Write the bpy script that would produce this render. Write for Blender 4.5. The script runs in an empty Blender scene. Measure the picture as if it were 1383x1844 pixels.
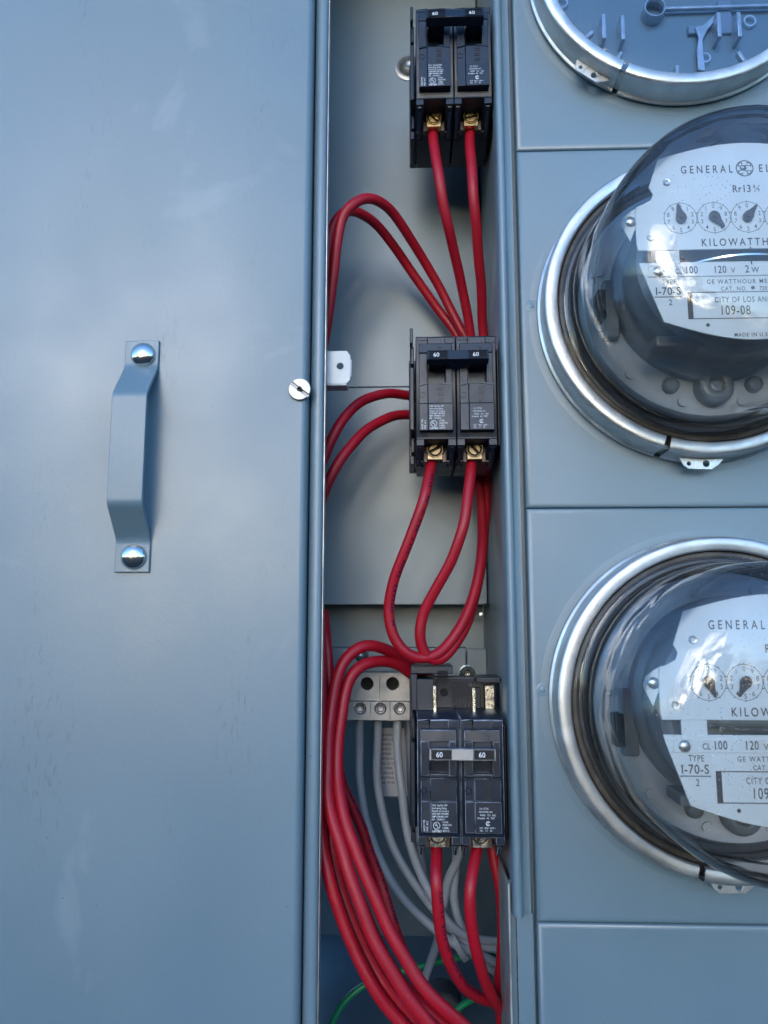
import bpy, bmesh, math, random
from mathutils import Vector, Matrix
random.seed(7)
R = math.radians
scene = bpy.context.scene
col = scene.collection

# ------------------------------------------------------------------ camera
# panel front plane is the vertical XZ plane; h is the height in mm of a point in front of it (towards -Y)
D = 450.0; FPX = 1332.0; TILT = R(8); YAW = R(2.086)
fw = Vector((-math.sin(YAW)*math.cos(TILT), math.cos(YAW)*math.cos(TILT), math.sin(TILT)))
rt = Vector((math.cos(YAW), math.sin(YAW), 0)); up = rt.cross(fw)
cd = bpy.data.cameras.new('camera'); cam = bpy.data.objects.new('camera', cd); col.objects.link(cam)
cam.location = (0, -D/1000, 0)
cam.rotation_euler = Matrix((rt, up, -fw)).transposed().to_euler()
cd.sensor_fit = 'VERTICAL'; cd.sensor_height = 36; cd.lens = 36*FPX/1844
cd.clip_start = 0.01; cd.clip_end = 5000
cd.dof.use_dof = True; cd.dof.focus_distance = 0.44; cd.dof.aperture_fstop = 11
scene.camera = cam
scene.render.resolution_x = 768; scene.render.resolution_y = 1024

# ------------------------------------------------------------------ light
SUN_EL = R(8); SUN_ROT = math.atan2(-0.20, -1.0)
w = bpy.data.worlds.new('World'); scene.world = w; w.use_nodes = True
nt = w.node_tree; bg = nt.nodes['Background']
sky = nt.nodes.new('ShaderNodeTexSky'); sky.sky_type = 'NISHITA'; sky.sun_disc = False
sky.sun_elevation = SUN_EL; sky.sun_rotation = SUN_ROT
sky.air_density = 0.9; sky.dust_density = 0.5; sky.ozone_density = 3.5
nt.links.new(sky.outputs[0], bg.inputs[0]); bg.inputs[1].default_value = 0.15
sl = bpy.data.lights.new('sun', 'SUN'); sl.energy = 0.6; sl.angle = R(36); sl.color = (1.0, 0.87, 0.72)
so = bpy.data.objects.new('sun', sl); col.objects.link(so)
sd = Vector((math.sin(SUN_ROT)*math.cos(SUN_EL), math.cos(SUN_ROT)*math.cos(SUN_EL), math.sin(SUN_EL)))
so.rotation_euler = sd.to_track_quat('Z', 'Y').to_euler(); so.location = sd*3
scene.view_settings.view_transform = 'Standard'; scene.view_settings.look = 'None'
scene.view_settings.exposure = 2.3; scene.view_settings.gamma = 1
scene.cycles.max_bounces = 12; scene.cycles.transparent_max_bounces = 16

def P(x, y, h=0):
    """pixel of the photograph -> panel coordinates (X, Z, h) in mm at height h"""
    r = fw + rt*((x-691.5)/FPX) - up*((y-922)/FPX)
    k = (D-h)/r.y
    return (r.x*k, r.z*k, h)

# ------------------------------------------------------------------ materials
def mat(name, base, rough=0.5, metal=0.0, bump=0.0, bscale=300, var=0.0, vscale=20, rvar=0.0, specks=0.0, coat=0.0, aniso=None, spec=None, scuff=0.0, scuffcol=None):
    m = bpy.data.materials.new(name); m.use_nodes = True
    n = m.node_tree.nodes; l = m.node_tree.links; b = n['Principled BSDF']
    b.inputs['Base Color'].default_value = (*base, 1); b.inputs['Roughness'].default_value = rough
    b.inputs['Metallic'].default_value = metal
    if coat: b.inputs['Coat Weight'].default_value = coat; b.inputs['Coat Roughness'].default_value = 0.12
    if spec is not None: b.inputs['Specular IOR Level'].default_value = spec
    g = n.new('ShaderNodeNewGeometry'); pos = g.outputs['Position']
    c_out = None
    def noise(scale, detail=3, vec=None, rough_=0.5):
        t = n.new('ShaderNodeTexNoise'); t.inputs['Scale'].default_value = scale; t.inputs['Detail'].default_value = detail
        t.inputs['Roughness'].default_value = rough_
        l.new(vec or pos, t.inputs['Vector']); return t.outputs['Fac']
    def ramp(src, a, b_, lo=0.0, hi=1.0):
        r = n.new('ShaderNodeMapRange'); r.inputs[1].default_value = a; r.inputs[2].default_value = b_
        r.inputs[3].default_value = lo; r.inputs[4].default_value = hi; l.new(src, r.inputs[0]); return r.outputs[0]
    def mixc(f, a, b_):
        x = n.new('ShaderNodeMix'); x.data_type = 'RGBA'; l.new(f, x.inputs[0])
        for v, i in ((a, 6), (b_, 7)):
            if isinstance(v, tuple): x.inputs[i].default_value = (*v, 1)
            else: l.new(v, x.inputs[i])
        return x.outputs[2]
    cur = tuple(base)
    if var:
        cur = mixc(ramp(noise(vscale, 5), .3, .7), tuple(c*(1-var) for c in base), tuple(min(1, c*(1+var)) for c in base))
    if scuff:
        mp = n.new('ShaderNodeMapping'); mp.inputs['Scale'].default_value = (1, 1, .28); mp.inputs['Rotation'].default_value = (0, R(20), 0)
        l.new(pos, mp.inputs[0])
        s1 = ramp(noise(26, 4, mp.outputs[0]), .56, .70); s2 = ramp(noise(420, 5, mp.outputs[0], .7), .54, .66)
        mu = n.new('ShaderNodeMath'); mu.operation = 'MULTIPLY'; l.new(s1, mu.inputs[0]); l.new(s2, mu.inputs[1])
        m2 = n.new('ShaderNodeMath'); m2.operation = 'MULTIPLY'; l.new(mu.outputs[0], m2.inputs[0]); m2.inputs[1].default_value = scuff
        cur = mixc(m2.outputs[0], cur, scuffcol or tuple(c*.55 for c in base))
    if specks:
        v = n.new('ShaderNodeTexVoronoi'); v.inputs['Scale'].default_value = 75; l.new(pos, v.inputs['Vector'])
        th = ramp(noise(9, 2), .45, .75, 0.015, specks*.085)
        lt = n.new('ShaderNodeMath'); lt.operation = 'LESS_THAN'; l.new(v.outputs['Distance'], lt.inputs[0]); l.new(th, lt.inputs[1])
        m3 = n.new('ShaderNodeMath'); m3.operation = 'MULTIPLY'; l.new(lt.outputs[0], m3.inputs[0]); m3.inputs[1].default_value = .75
        cur = mixc(m3.outputs[0], cur, (.05, .05, .05))
    if not isinstance(cur, tuple): l.new(cur, b.inputs['Base Color'])
    if rvar:
        l.new(ramp(noise(vscale*1.7, 5), .3, .7, max(.02, rough-rvar), rough+rvar), b.inputs['Roughness'])
    if bump:
        bp = n.new('ShaderNodeBump'); bp.inputs['Strength'].default_value = bump; bp.inputs['Distance'].default_value = 0.0004
        l.new(noise(bscale, 3), bp.inputs['Height']); l.new(bp.outputs[0], b.inputs['Normal'])
    return m

PAINT = (.126, .198, .246)
M_door = mat('door_paint', PAINT, .41, spec=1.0, bump=.14, bscale=380, var=.05, vscale=6, rvar=.07, specks=.55, scuff=.6)
def smears(m):
    n = m.node_tree.nodes; l = m.node_tree.links; b = n['Principled BSDF']; src = b.inputs['Base Color'].links[0].from_socket
    g = n.new('ShaderNodeNewGeometry'); t = n.new('ShaderNodeTexNoise'); t.inputs['Scale'].default_value = 11; t.inputs['Detail'].default_value = 5; t.inputs['Distortion'].default_value = 1.2
    l.new(g.outputs['Position'], t.inputs['Vector'])
    r_ = n.new('ShaderNodeMapRange'); r_.inputs[1].default_value = .62; r_.inputs[2].default_value = .70; r_.inputs[4].default_value = .10; l.new(t.outputs['Fac'], r_.inputs[0])
    x = n.new('ShaderNodeMix'); x.data_type = 'RGBA'; l.new(r_.outputs[0], x.inputs[0]); l.new(src, x.inputs[6]); x.inputs[7].default_value = (.5, .55, .6, 1)
    l.new(x.outputs[2], b.inputs['Base Color'])
smears(M_door)
M_paint = mat('gray_enamel', PAINT, .41, spec=1.0, bump=.10, bscale=420, var=.03, vscale=9, rvar=.05, specks=.8, scuff=.15)
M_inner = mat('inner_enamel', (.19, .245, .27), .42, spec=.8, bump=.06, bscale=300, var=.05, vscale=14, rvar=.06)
M_edge = mat('worn_sheet_edge', (.40, .42, .43), .45, metal=.7, var=.25, vscale=60, rvar=.1)
M_inner_shade = mat('inner_enamel_shaded', (.085, .125, .15), .45, var=.08, vscale=14)  # inner enamel darkened; the lower box's shade is put into the colour
M_steel = mat('zinc_steel', (.55, .57, .58), .32, metal=1, bump=.12, bscale=260, var=.12, vscale=90, rvar=.1, scuff=.5, scuffcol=(.25, .23, .2))
M_ring = mat('galvanised_ring', (.60, .62, .62), .40, metal=.85, bump=.15, bscale=120, var=.15, vscale=70, rvar=.12, scuff=.75, scuffcol=(.2, .18, .15))
M_chrome = mat('polished_metal', (.66, .66, .65), .13, metal=1, var=.12, rvar=.07, vscale=160, bump=.06, bscale=300, scuff=.6, scuffcol=(.2, .19, .17))
M_dullzinc = mat('dull_zinc', (.36, .38, .39), .45, metal=.9, var=.15, vscale=200, scuff=.4)
M_alu = mat('cast_aluminium', (.34, .34, .34), .48, metal=.7, bump=.3, bscale=500, var=.12, vscale=80, rvar=.1, scuff=.6, scuffcol=(.12, .11, .12))
M_brass = mat('brass', (.58, .41, .18), .34, metal=1, var=.2, vscale=200, rvar=.1, bump=.2, bscale=900, scuff=.6, scuffcol=(.2, .13, .06))
M_slotshade = mat('slot_shade', (.03, .022, .014), .6)  # near-black slot floor: the shade inside the slot painted as colour
M_dull = mat('dull_brass', (.30, .225, .135), .42, metal=1, var=.25, vscale=200, rvar=.1, bump=.2, bscale=900)
M_tin = mat('tinned_copper', (.70, .66, .55), .25, metal=1, var=.25, vscale=250, rvar=.12, bump=.2, bscale=600)
M_blk = mat('breaker_plastic', (.008, .016, .032), .36, spec=.5, bump=.12, bscale=1500, var=.12, vscale=60, rvar=.06)
M_blk2 = mat('handle_plastic', (.008, .015, .030), .28, bump=.05, bscale=900, rvar=.05)
M_dark = mat('recess_plastic', (.006, .007, .009), .5, spec=.2)
M_gap = mat('window_plastic', (.022, .023, .028), .38)
M_white = mat('white_print', (.74, .76, .78), .6)
M_wprint = mat('worn_white_print', (.68, .72, .76), .6, var=.3, vscale=900)
M_red = mat('red_insulation', (.37, .005, .018), .44, spec=.45, bump=.05, bscale=260, var=.12, vscale=25, rvar=.07, scuff=.5, scuffcol=(.20, .05, .10))
M_grey = mat('grey_insulation', (.32, .36, .41), .42, var=.08, vscale=40, bump=.05, scuff=.4)
M_green = mat('green_insulation', (.01, .22, .09), .35, var=.1)
M_plate = mat('nameplate_white', (.54, .62, .68), .35, var=.04, vscale=60, rvar=.08, bump=.03, bscale=800)
M_ink = mat('grey_ink', (.045, .05, .06), .5)
M_bright = mat('bright_contact', (.48, .56, .66), .3, metal=.35, var=.2, vscale=150)
M_wear = mat('worn_plastic_edge', (.19, .21, .25), .45, var=.9, vscale=160)
M_innerplate = mat('aged_zinc_plate', (.52, .57, .62), .45, metal=.0, var=.15, vscale=40)
M_bead = mat('paint_dimple', tuple(c*1.25 for c in PAINT), .3)
M_base = mat('meter_base_black', (.05, .054, .060), .35, bump=.2, bscale=250, var=.2, vscale=60, rvar=.1)
M_frame = mat('meter_frame_cast', (.21, .24, .27), .40, metal=.2, bump=.3, bscale=350, var=.2, vscale=50)
M_socket = mat('socket_sky_blue', (.03, .062, .12), .45, var=.1, vscale=30)  # grey socket with the cover's blue sky reflection mixed into its colour
M_paper = mat('aged_paper', (.50, .52, .56), .7, var=.08, vscale=50)
M_tie = mat('nylon', (.3, .32, .34), .4)
M_gasket = mat('dirty_gasket', (.075, .068, .06), .6, bump=.6, bscale=180, var=.6, vscale=50)
M_ground = mat('asphalt', (.03, .028, .025), .9, bump=.5, bscale=30, var=.2, vscale=2)

def glass(name, tint, wav=0.25, dirt=.02, ior=1.5):
    m = bpy.data.materials.new(name); m.use_nodes = True
    n = m.node_tree.nodes; l = m.node_tree.links; n.remove(n['Principled BSDF'])
    out = n['Material Output']
    tr = n.new('ShaderNodeBsdfTransparent'); tr.inputs[0].default_value = (*tint, 1)
    gl = n.new('ShaderNodeBsdfGlossy'); gl.inputs['Roughness'].default_value = .03
    fr = n.new('ShaderNodeFresnel'); fr.inputs[0].default_value = ior
    g = n.new('ShaderNodeNewGeometry')
    ns = n.new('ShaderNodeTexNoise'); ns.inputs['Scale'].default_value = 38; ns.inputs['Detail'].default_value = 1.0
    ns.inputs['Distortion'].default_value = .6
    l.new(g.outputs['Position'], ns.inputs['Vector'])
    bp = n.new('ShaderNodeBump'); bp.inputs['Strength'].default_value = wav; bp.inputs['Distance'].default_value = .004
    l.new(ns.outputs['Fac'], bp.inputs['Height']); l.new(bp.outputs[0], gl.inputs['Normal']); l.new(bp.outputs[0], fr.inputs['Normal'])
    mx = n.new('ShaderNodeMixShader'); l.new(fr.outputs[0], mx.inputs[0]); l.new(tr.outputs[0], mx.inputs[1]); l.new(gl.outputs[0], mx.inputs[2])
    # dust: small pale specks and a thin film
    df = n.new('ShaderNodeBsdfDiffuse'); df.inputs[0].default_value = (.6, .6, .58, 1)
    v = n.new('ShaderNodeTexVoronoi'); v.inputs['Scale'].default_value = 420; l.new(g.outputs['Position'], v.inputs['Vector'])
    n2 = n.new('ShaderNodeTexNoise'); n2.inputs['Scale'].default_value = 16; n2.inputs['Detail'].default_value = 4; l.new(g.outputs['Position'], n2.inputs['Vector'])
    mr = n.new('ShaderNodeMapRange'); mr.inputs[1].default_value = .5; mr.inputs[2].default_value = .72; mr.inputs[3].default_value = .03; mr.inputs[4].default_value = .24
    l.new(n2.outputs['Fac'], mr.inputs[0])
    lt = n.new('ShaderNodeMath'); lt.operation = 'LESS_THAN'; l.new(v.outputs['Distance'], lt.inputs[0]); l.new(mr.outputs[0], lt.inputs[1])
    ad = n.new('ShaderNodeMath'); ad.operation = 'MULTIPLY_ADD'; l.new(lt.outputs[0], ad.inputs[0]); ad.inputs[1].default_value = .35; ad.inputs[2].default_value = dirt
    m2 = n.new('ShaderNodeMixShader'); l.new(ad.outputs[0], m2.inputs[0]); l.new(mx.outputs[0], m2.inputs[1]); l.new(df.outputs[0], m2.inputs[2])
    l.new(m2.outputs[0], out.inputs[0])
    return m
M_glass = glass('cover_glass', (.985, .992, .995), .26, .015, 1.44)
M_clear = glass('clear_cover_plastic', (.70, .84, 1.0), .10, .0, 1.40)

# ------------------------------------------------------------------ mesh helpers, all in mm as (X, Z, h)
def V(x, z, h): return Vector((x, -h, z))
def box(bm, x0, x1, z0, z1, h0, h1):
    vs = [bm.verts.new(V(x, z, h)) for x in (x0, x1) for z in (z0, z1) for h in (h0, h1)]
    for f in ((0,1,3,2),(4,6,7,5),(0,4,5,1),(2,3,7,6),(0,2,6,4),(1,5,7,3)): bm.faces.new([vs[i] for i in f])
def prism(bm, pts, h0, h1):
    """pts in (X, Z), extruded in h"""
    a = [bm.verts.new(V(x, z, h0)) for x, z in pts]; b = [bm.verts.new(V(x, z, h1)) for x, z in pts]
    n = len(pts)
    bm.faces.new(a); bm.faces.new(b[::-1])
    for i in range(n): bm.faces.new((a[i], b[i], b[(i+1) % n], a[(i+1) % n]))
def side(bm, pts, x0, x1):
    """pts in (Z, h), extruded in X"""
    a = [bm.verts.new(V(x0, z, h)) for z, h in pts]; b = [bm.verts.new(V(x1, z, h)) for z, h in pts]
    n = len(pts); bm.faces.new(a); bm.faces.new(b[::-1])
    for i in range(n): bm.faces.new((a[i], b[i], b[(i+1) % n], a[(i+1) % n]))
def vert_profile(bm, pts, z0, z1):
    """pts in (X, h), closed, extruded in Z"""
    a = [bm.verts.new(V(x, z0, h)) for x, h in pts]; b = [bm.verts.new(V(x, z1, h)) for x, h in pts]
    n = len(pts); bm.faces.new(a); bm.faces.new(b[::-1])
    for i in range(n): bm.faces.new((a[i], b[i], b[(i+1) % n], a[(i+1) % n]))
def lathe(bm, cx, cz, prof, seg=96, a0=0, a1=360):
    full = abs(a1-a0) >= 360
    n = seg if full else seg+1
    rows = []
    for r, h in prof:
        if r < 1e-6: rows.append([bm.verts.new(V(cx, cz, h))]*n)
        else: rows.append([bm.verts.new(V(cx+r*math.cos(R(a0+(a1-a0)*i/seg)), cz+r*math.sin(R(a0+(a1-a0)*i/seg)), h)) for i in range(n)])
    for k in range(len(rows)-1):
        for i in range(n if full else n-1):
            j = (i+1) % n
            q = [rows[k][i], rows[k][j], rows[k+1][j], rows[k+1][i]]
            u = []
            for v in q:
                if v not in u: u.append(v)
            if len(u) > 2: bm.faces.new(u)
from mathutils.noise import noise_vector as noise_vec
def path(pts, sub=10):
    P_ = [V(*p) for p in pts]
    P_ = [P_[0]*2-P_[1]] + P_ + [P_[-1]*2-P_[-2]]
    line = []
    for i in range(1, len(P_)-2):
        p0, p1, p2, p3 = P_[i-1:i+3]
        for s in range(sub):
            t = s/sub
            line.append(.5*((2*p1)+(p2-p0)*t+(2*p0-5*p1+4*p2-p3)*t*t+(3*p1-p0-3*p2+p3)*t**3))
    line.append(P_[-2])
    for i in range(1, len(line)-1): line[i] = line[i] + noise_vec(line[i]*.045)*.9
    for _ in range(6): line = [line[0]] + [(line[i-1]+line[i]*2+line[i+1])/4 for i in range(1, len(line)-1)] + [line[-1]]
    return line
def tube(bm, pts, r, seg=16, sub=10, caps=True):
    line = path(pts, sub)
    t0 = (line[1]-line[0]).normalized(); nrm = t0.orthogonal().normalized(); rings = []
    for i, p in enumerate(line):
        t = (line[min(i+1, len(line)-1)]-line[max(i-1, 0)]).normalized()
        nrm = (nrm-t*nrm.dot(t)).normalized(); b = t.cross(nrm)
        rings.append([bm.verts.new(p+(nrm*math.cos(a)+b*math.sin(a))*r) for a in [2*math.pi*k/seg for k in range(seg)]])
    for a, b in zip(rings, rings[1:]):
        for k in range(seg): bm.faces.new((a[k], a[(k+1) % seg], b[(k+1) % seg], b[k]))
    if caps: bm.faces.new(rings[0][::-1]); bm.faces.new(rings[-1])
def holed(bm, outline, cx, cz, r, h0, h1, n=32):
    """plate of convex outline with a round hole through it"""
    import bisect
    pts = []
    for i in range(n):
        a = 2*math.pi*i/n; d = Vector((math.cos(a), math.sin(a))); best = None
        for k in range(len(outline)):
            p = Vector(outline[k])-Vector((cx, cz)); q = Vector(outline[(k+1) % len(outline)])-Vector((cx, cz)); e = q-p
            den = d.x*e.y-d.y*e.x
            if abs(den) < 1e-9: continue
            t = (p.x*e.y-p.y*e.x)/den; u = (p.x*d.y-p.y*d.x)/den
            if t > 0 and -1e-6 <= u <= 1+1e-6: best = t if best is None else min(best, t)
        pts.append((cx+d.x*best, cz+d.y*best))
    # snap the nearest sample to each corner
    for c in outline:
        i = min(range(n), key=lambda i: (pts[i][0]-c[0])**2+(pts[i][1]-c[1])**2); pts[i] = c
    o0 = [bm.verts.new(V(x, z, h0)) for x, z in pts]; o1 = [bm.verts.new(V(x, z, h1)) for x, z in pts]
    i0 = [bm.verts.new(V(cx+r*math.cos(2*math.pi*i/n), cz+r*math.sin(2*math.pi*i/n), h0)) for i in range(n)]
    i1 = [bm.verts.new(V(cx+r*math.cos(2*math.pi*i/n), cz+r*math.sin(2*math.pi*i/n), h1)) for i in range(n)]
    for i in range(n):
        j = (i+1) % n
        for q in ((o1[i], o1[j], i1[j], i1[i]), (o0[i], i0[i], i0[j], o0[j]), (o0[i], o0[j], o1[j], o1[i]), (i0[i], i1[i], i1[j], i0[j])): bm.faces.new(q)

def obj(name, bm, m, parent=None, bevel=0, smooth=True, ang=35, seg=2, centre=None):
    bmesh.ops.remove_doubles(bm, verts=bm.verts, dist=1e-5)
    bmesh.ops.recalc_face_normals(bm, faces=bm.faces)
    me = bpy.data.meshes.new(name); bm.to_mesh(me); bm.free()
    o = bpy.data.objects.new(name, me); col.objects.link(o)
    off = Vector()
    if parent is None:
        vs = [v.co for v in me.vertices]
        off = Vector(((min(v.x for v in vs)+max(v.x for v in vs))/2, (min(v.y for v in vs)+max(v.y for v in vs))/2, min(v.z for v in vs)))
    me.transform(Matrix.Scale(.001, 4) @ Matrix.Translation(-off)); o.location = off*.001
    me.materials.append(m); o.parent = parent
    if smooth:
        me.polygons.foreach_set('use_smooth', [True]*len(me.polygons))
        me.set_sharp_from_angle(angle=R(ang))
    if bevel:
        b = o.modifiers.new('bevel', 'BEVEL'); b.width = bevel*.001; b.segments = seg; b.limit_method = 'ANGLE'; b.angle_limit = R(40); b.harden_normals = False
    return o
def tag(o, label, cat, group=None, kind=None):
    o['label'] = label
    if cat: o['category'] = cat
    if group: o['group'] = group
    if kind: o['kind'] = kind
    return o
def thing(name, label, cat, x=0, z=0, h=0, group=None):
    o = bpy.data.objects.new(name, None); col.objects.link(o); o.location = V(x, z, h)*.001
    o.empty_display_size = .01
    return tag(o, label, cat, group)
def copy_tree(o, parent=None):
    c = o.copy(); col.objects.link(c); c.parent = parent
    for ch in list(o.children): copy_tree(ch, c)
    return c
def BM(): return bmesh.new()

_tc = {}
def text(bm, s, x, z, h, size, xs=1.0, bold=0.0, align='LEFT', rot=0, space=1.0):
    """flat lettering; size = cap height in mm, z = baseline"""
    key = (s, bold, align, space)
    if key not in _tc:
        c = bpy.data.curves.new('lettering', 'FONT'); c.body = s; c.size = 1/.70; c.offset = bold; c.align_x = align
        c.resolution_u = 3; c.space_character = space
        o = bpy.data.objects.new('lettering', c); col.objects.link(o)
        dg = bpy.context.evaluated_depsgraph_get(); me = bpy.data.meshes.new_from_object(o.evaluated_get(dg))
        _tc[key] = ([v.co.copy() for v in me.vertices], [list(p.vertices) for p in me.polygons])
        bpy.data.objects.remove(o); bpy.data.curves.remove(c); bpy.data.meshes.remove(me)
    vs, fs = _tc[key]; ca, sa = math.cos(R(rot)), math.sin(R(rot))
    nv = []
    for v in vs:
        a, b = v.x*size*xs, v.y*size
        zz = z+a*sa+b*ca; nv.append(bm.verts.new(V(x+a*ca-b*sa, zz, h(zz) if callable(h) else h)))
    for f in fs:
        try: bm.faces.new([nv[i] for i in f])
        except ValueError: pass
def annulus(bm, cx, cz, r0, r1, h, seg=40, a0=0, a1=360): lathe(bm, cx, cz, [(r0, h), (r1, h)], seg, a0, a1)
def quad(bm, x0, x1, z0, z1, h): bm.faces.new([bm.verts.new(V(*p)) for p in ((x0, z0, h), (x1, z0, h), (x1, z1, h), (x0, z1, h))])
def line(bm, x0, z0, x1, z1, wd, h):
    d = Vector((x1-x0, z1-z0)).normalized()*wd/2
    bm.faces.new([bm.verts.new(V(*p)) for p in ((x0-d.y, z0+d.x, h), (x0+d.y, z0-d.x, h), (x1+d.y, z1-d.x, h), (x1-d.y, z1+d.x, h))])
def dome(bm, cx, cz, h, r, ht, seg=40):
    prof = [(r, h-.6), (r, h)]+[(r*math.cos(R(a)), h+ht*math.sin(R(a))) for a in (12, 24, 36, 48, 60, 72, 82)]+[(0, h+ht)]
    lathe(bm, cx, cz, prof, seg)

# ------------------------------------------------------------------ setting
bm = BM(); q = 60000
bm.faces.new([bm.verts.new(Vector(p)) for p in ((-q*20, -q*20, -1350), (q*20, -q*20, -1350), (q*20, q*20, -1350), (-q*20, q*20, -1350))])
g = obj('ground', bm, M_ground, smooth=False); g['kind'] = 'structure'; g['label'] = 'dark asphalt ground below the meter panel'

# far row of trees across the way: what the glass, bolts and bare metal mirror
bm = BM()
for k in range(46):
    a = R(-118+236*k/45+random.uniform(-2, 2)); dist = random.uniform(19, 24); ht = random.uniform(1.2, 3.4)
    cx, cy = math.sin(a)*dist, -math.cos(a)*dist
    for j in range(5):
        ox, oy, oz_ = random.gauss(0, .9), random.gauss(0, .9), random.uniform(.1, 1)*ht
        rr_ = random.uniform(.5, 1.1)
        for i in range(46):
            d = Vector((random.gauss(0, 1), random.gauss(0, 1), random.gauss(0, 1))).normalized()*rr_*random.uniform(.5, 1)
            p = Vector((cx+ox, cy+oy, -1.35+max(0, oz_))) + d
            u = Vector((random.gauss(0, 1), random.gauss(0, 1), random.gauss(0, 1))).normalized()*random.uniform(.10, .24)
            v = u.orthogonal()*random.uniform(.6, 1)
            bm.faces.new([bm.verts.new((p+q_)*1000) for q_ in (-u, v, u, -v)])
for k in range(8):
    a = R(-38+46*k/7+random.uniform(-1.5, 1.5)); dist = random.uniform(16, 19); ht = random.uniform(4.5, 8.5)
    for j in range(13):
        c_ = Vector((math.sin(a)*dist+random.gauss(0, .8), -math.cos(a)*dist+random.gauss(0, .8), -1.35+random.uniform(.1, 1)*ht)); rr_ = random.uniform(.4, .9)
        for i in range(40):
            d = Vector((random.gauss(0, 1), random.gauss(0, 1), random.gauss(0, 1))).normalized()*rr_*random.uniform(.5, 1)
            u = Vector((random.gauss(0, 1), random.gauss(0, 1), random.gauss(0, 1))).normalized()*random.uniform(.12, .26)
            v = u.orthogonal()*random.uniform(.6, 1)
            bm.faces.new([bm.verts.new((c_+d+q_)*1000) for q_ in (-u, v, u, -v)])
tl = obj('far_trees', bm, mat('foliage', (.035, .05, .02), .7), smooth=False); tl['kind'] = 'stuff'; tl['label'] = 'far dark trees mirrored in the bolts and glass domes'

# ------------------------------------------------------------------ left door cover
door = thing('panel_door', 'large grey steel cover door with bolted pull handle, left of the wiring gutter', 'door', -200, 100, 8)
dx, dz, dh = 200, -100, -8
def L(pts): return [(x+dx, h+dh) for x, h in pts]
bm = BM()
prof = [(-340, 8), (-67.5, 8), (-66.0, 7.7), (-64.8, 6.9), (-63.9, 5.7), (-63.5, 4.2), (-63.4, -6), (-65, -6), (-65.2, 4), (-66.0, 5.6), (-67.5, 6.4), (-340, 6.4)]
vert_profile(bm, L(prof), -300+dz, 560+dz)
obj('door_skin', bm, M_door, door)
# pull handle: bent strap
hx0, hx1 = -178.6+dx, -157.4+dx
hnd_p = thing('pull_handle', '', None); del hnd_p['label']; hnd_p.parent = door
hnd_p.location = V(0, 0, 0)
outer = [(171.5, 10.2), (154.5, 10.2), (132.5, 27), (65.5, 27), (45.5, 10.2), (26, 10.2)]
inner = [(26, 8.05), (46.5, 8.05), (66.5, 24.8), (131.5, 24.8), (153.5, 8.05), (171.5, 8.05)]
def rounded(pts, rad):
    out = [pts[0]]
    for a, b, c in zip(pts, pts[1:], pts[2:]):
        a, b, c = Vector(a), Vector(b), Vector(c); p = b+(a-b).normalized()*rad; q_ = b+(c-b).normalized()*rad
        for k in range(6): t = k/5; out.append(tuple(p*(1-t)**2+b*2*t*(1-t)+q_*t*t))
    return out+[pts[-1]]
bm = BM(); side(bm, [(z+dz, h+dh) for z, h in rounded(outer, 3.2)+rounded(inner, 2.2)], hx0, hx1)
strap = obj('strap', bm, M_door, hnd_p, bevel=.5, seg=3, ang=50)
for z in (161.8, 35.4):
    bm = BM(); lathe(bm, -166.9+dx, z+dz, [(7.6, 2.2), (7.7, 2.9)]+[(7.7*math.cos(R(a)), 2.9+4.3*math.sin(R(a))) for a in range(10, 90, 8)]+[(0, 7.2)], 48)
    obj('carriage_bolt', bm, M_chrome, hnd_p, ang=60)
# slotted screw near the edge
bm = BM(); sx, sz = -68.3+dx, 138.9+dz
ca, sa = math.cos(R(-38)), math.sin(R(-38))
n = 56; rr = 7.0
for sgn in (1, -1):
    # two half discs either side of the slot
    pts = []
    for i in range(25):
        a = math.asin(.11)+(math.pi-2*math.asin(.11))*i/24
        pts.append((rr*math.cos(a), sgn*rr*math.sin(a)))
    pts = [(sx+a*ca-b*sa, sz+a*sa+b*ca) for a, b in pts]
    prism(bm, pts, .1, 2.2)
scr = obj('slotted_screw', bm, M_dullzinc, door, bevel=.45, seg=3)
bm = BM(); lathe(bm, sx, sz, [(7.0, 0), (7.0, .7), (0, .7)], 40); obj('screw_flange', bm, M_alu, scr)
bm = BM(); lathe(bm, sx, sz, [(1.7, 1.0), (1.7, 2.45), (1.2, 2.5), (1.0, 1.1), (0, 1.1)], 8)
obj('socket', bm, M_dark, scr)

# ------------------------------------------------------------------ gutter box
box_ = thing('gutter_enclosure', 'open grey steel wiring gutter with back pan, side wall and rolled edge trims', 'electrical box', 0, 0, -155)
oh = 155
def bx(name, m, boxes, bevel=0):
    bm = BM()
    for x0, x1, z0, z1, h0, h1 in boxes: box(bm, x0, x1, z0, z1, h0+oh, h1+oh)
    return obj(name, bm, m, box_, bevel=bevel)
bx('side_wall', M_inner, [(-100, -98, -300, 560, -200, -12)])
bx('side_wall', M_inner, [(58.2, 60, -168, 560, -200, 2)])
bx('back_pan', M_inner, [(-98, 57, 178.6, 560, -114, -112)], .4)
bx('back_pan', M_inner, [(-98, 57, 8.5, 178, -114, -112), (-98, 57, 8.5, 10, -124, -114)], .4)
bx('back_wall', M_inner, [(-98, 58, -48, 8.5, -157, -155), (-98, 58, 8.5, 560, -157, -155)])
bx('mounting_ledge', M_inner, [(-98, 42, -75, -24.5, -137, -135), (-98, 42, -26, -24.5, -155, -137)], .5)
bx('mounting_ledge', M_inner, [(43.2, 58, -75, -25, -137, -135)], .5)
bx('lower_back_wall', M_inner_shade, [(-98, 110, -300, -48, -302, -300), (108, 110, -300, -110, -300, -14)])
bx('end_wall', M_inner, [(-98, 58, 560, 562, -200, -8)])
bx('end_wall', M_inner_shade, [(-98, 110, -302, -300, -300, -8)])
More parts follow.
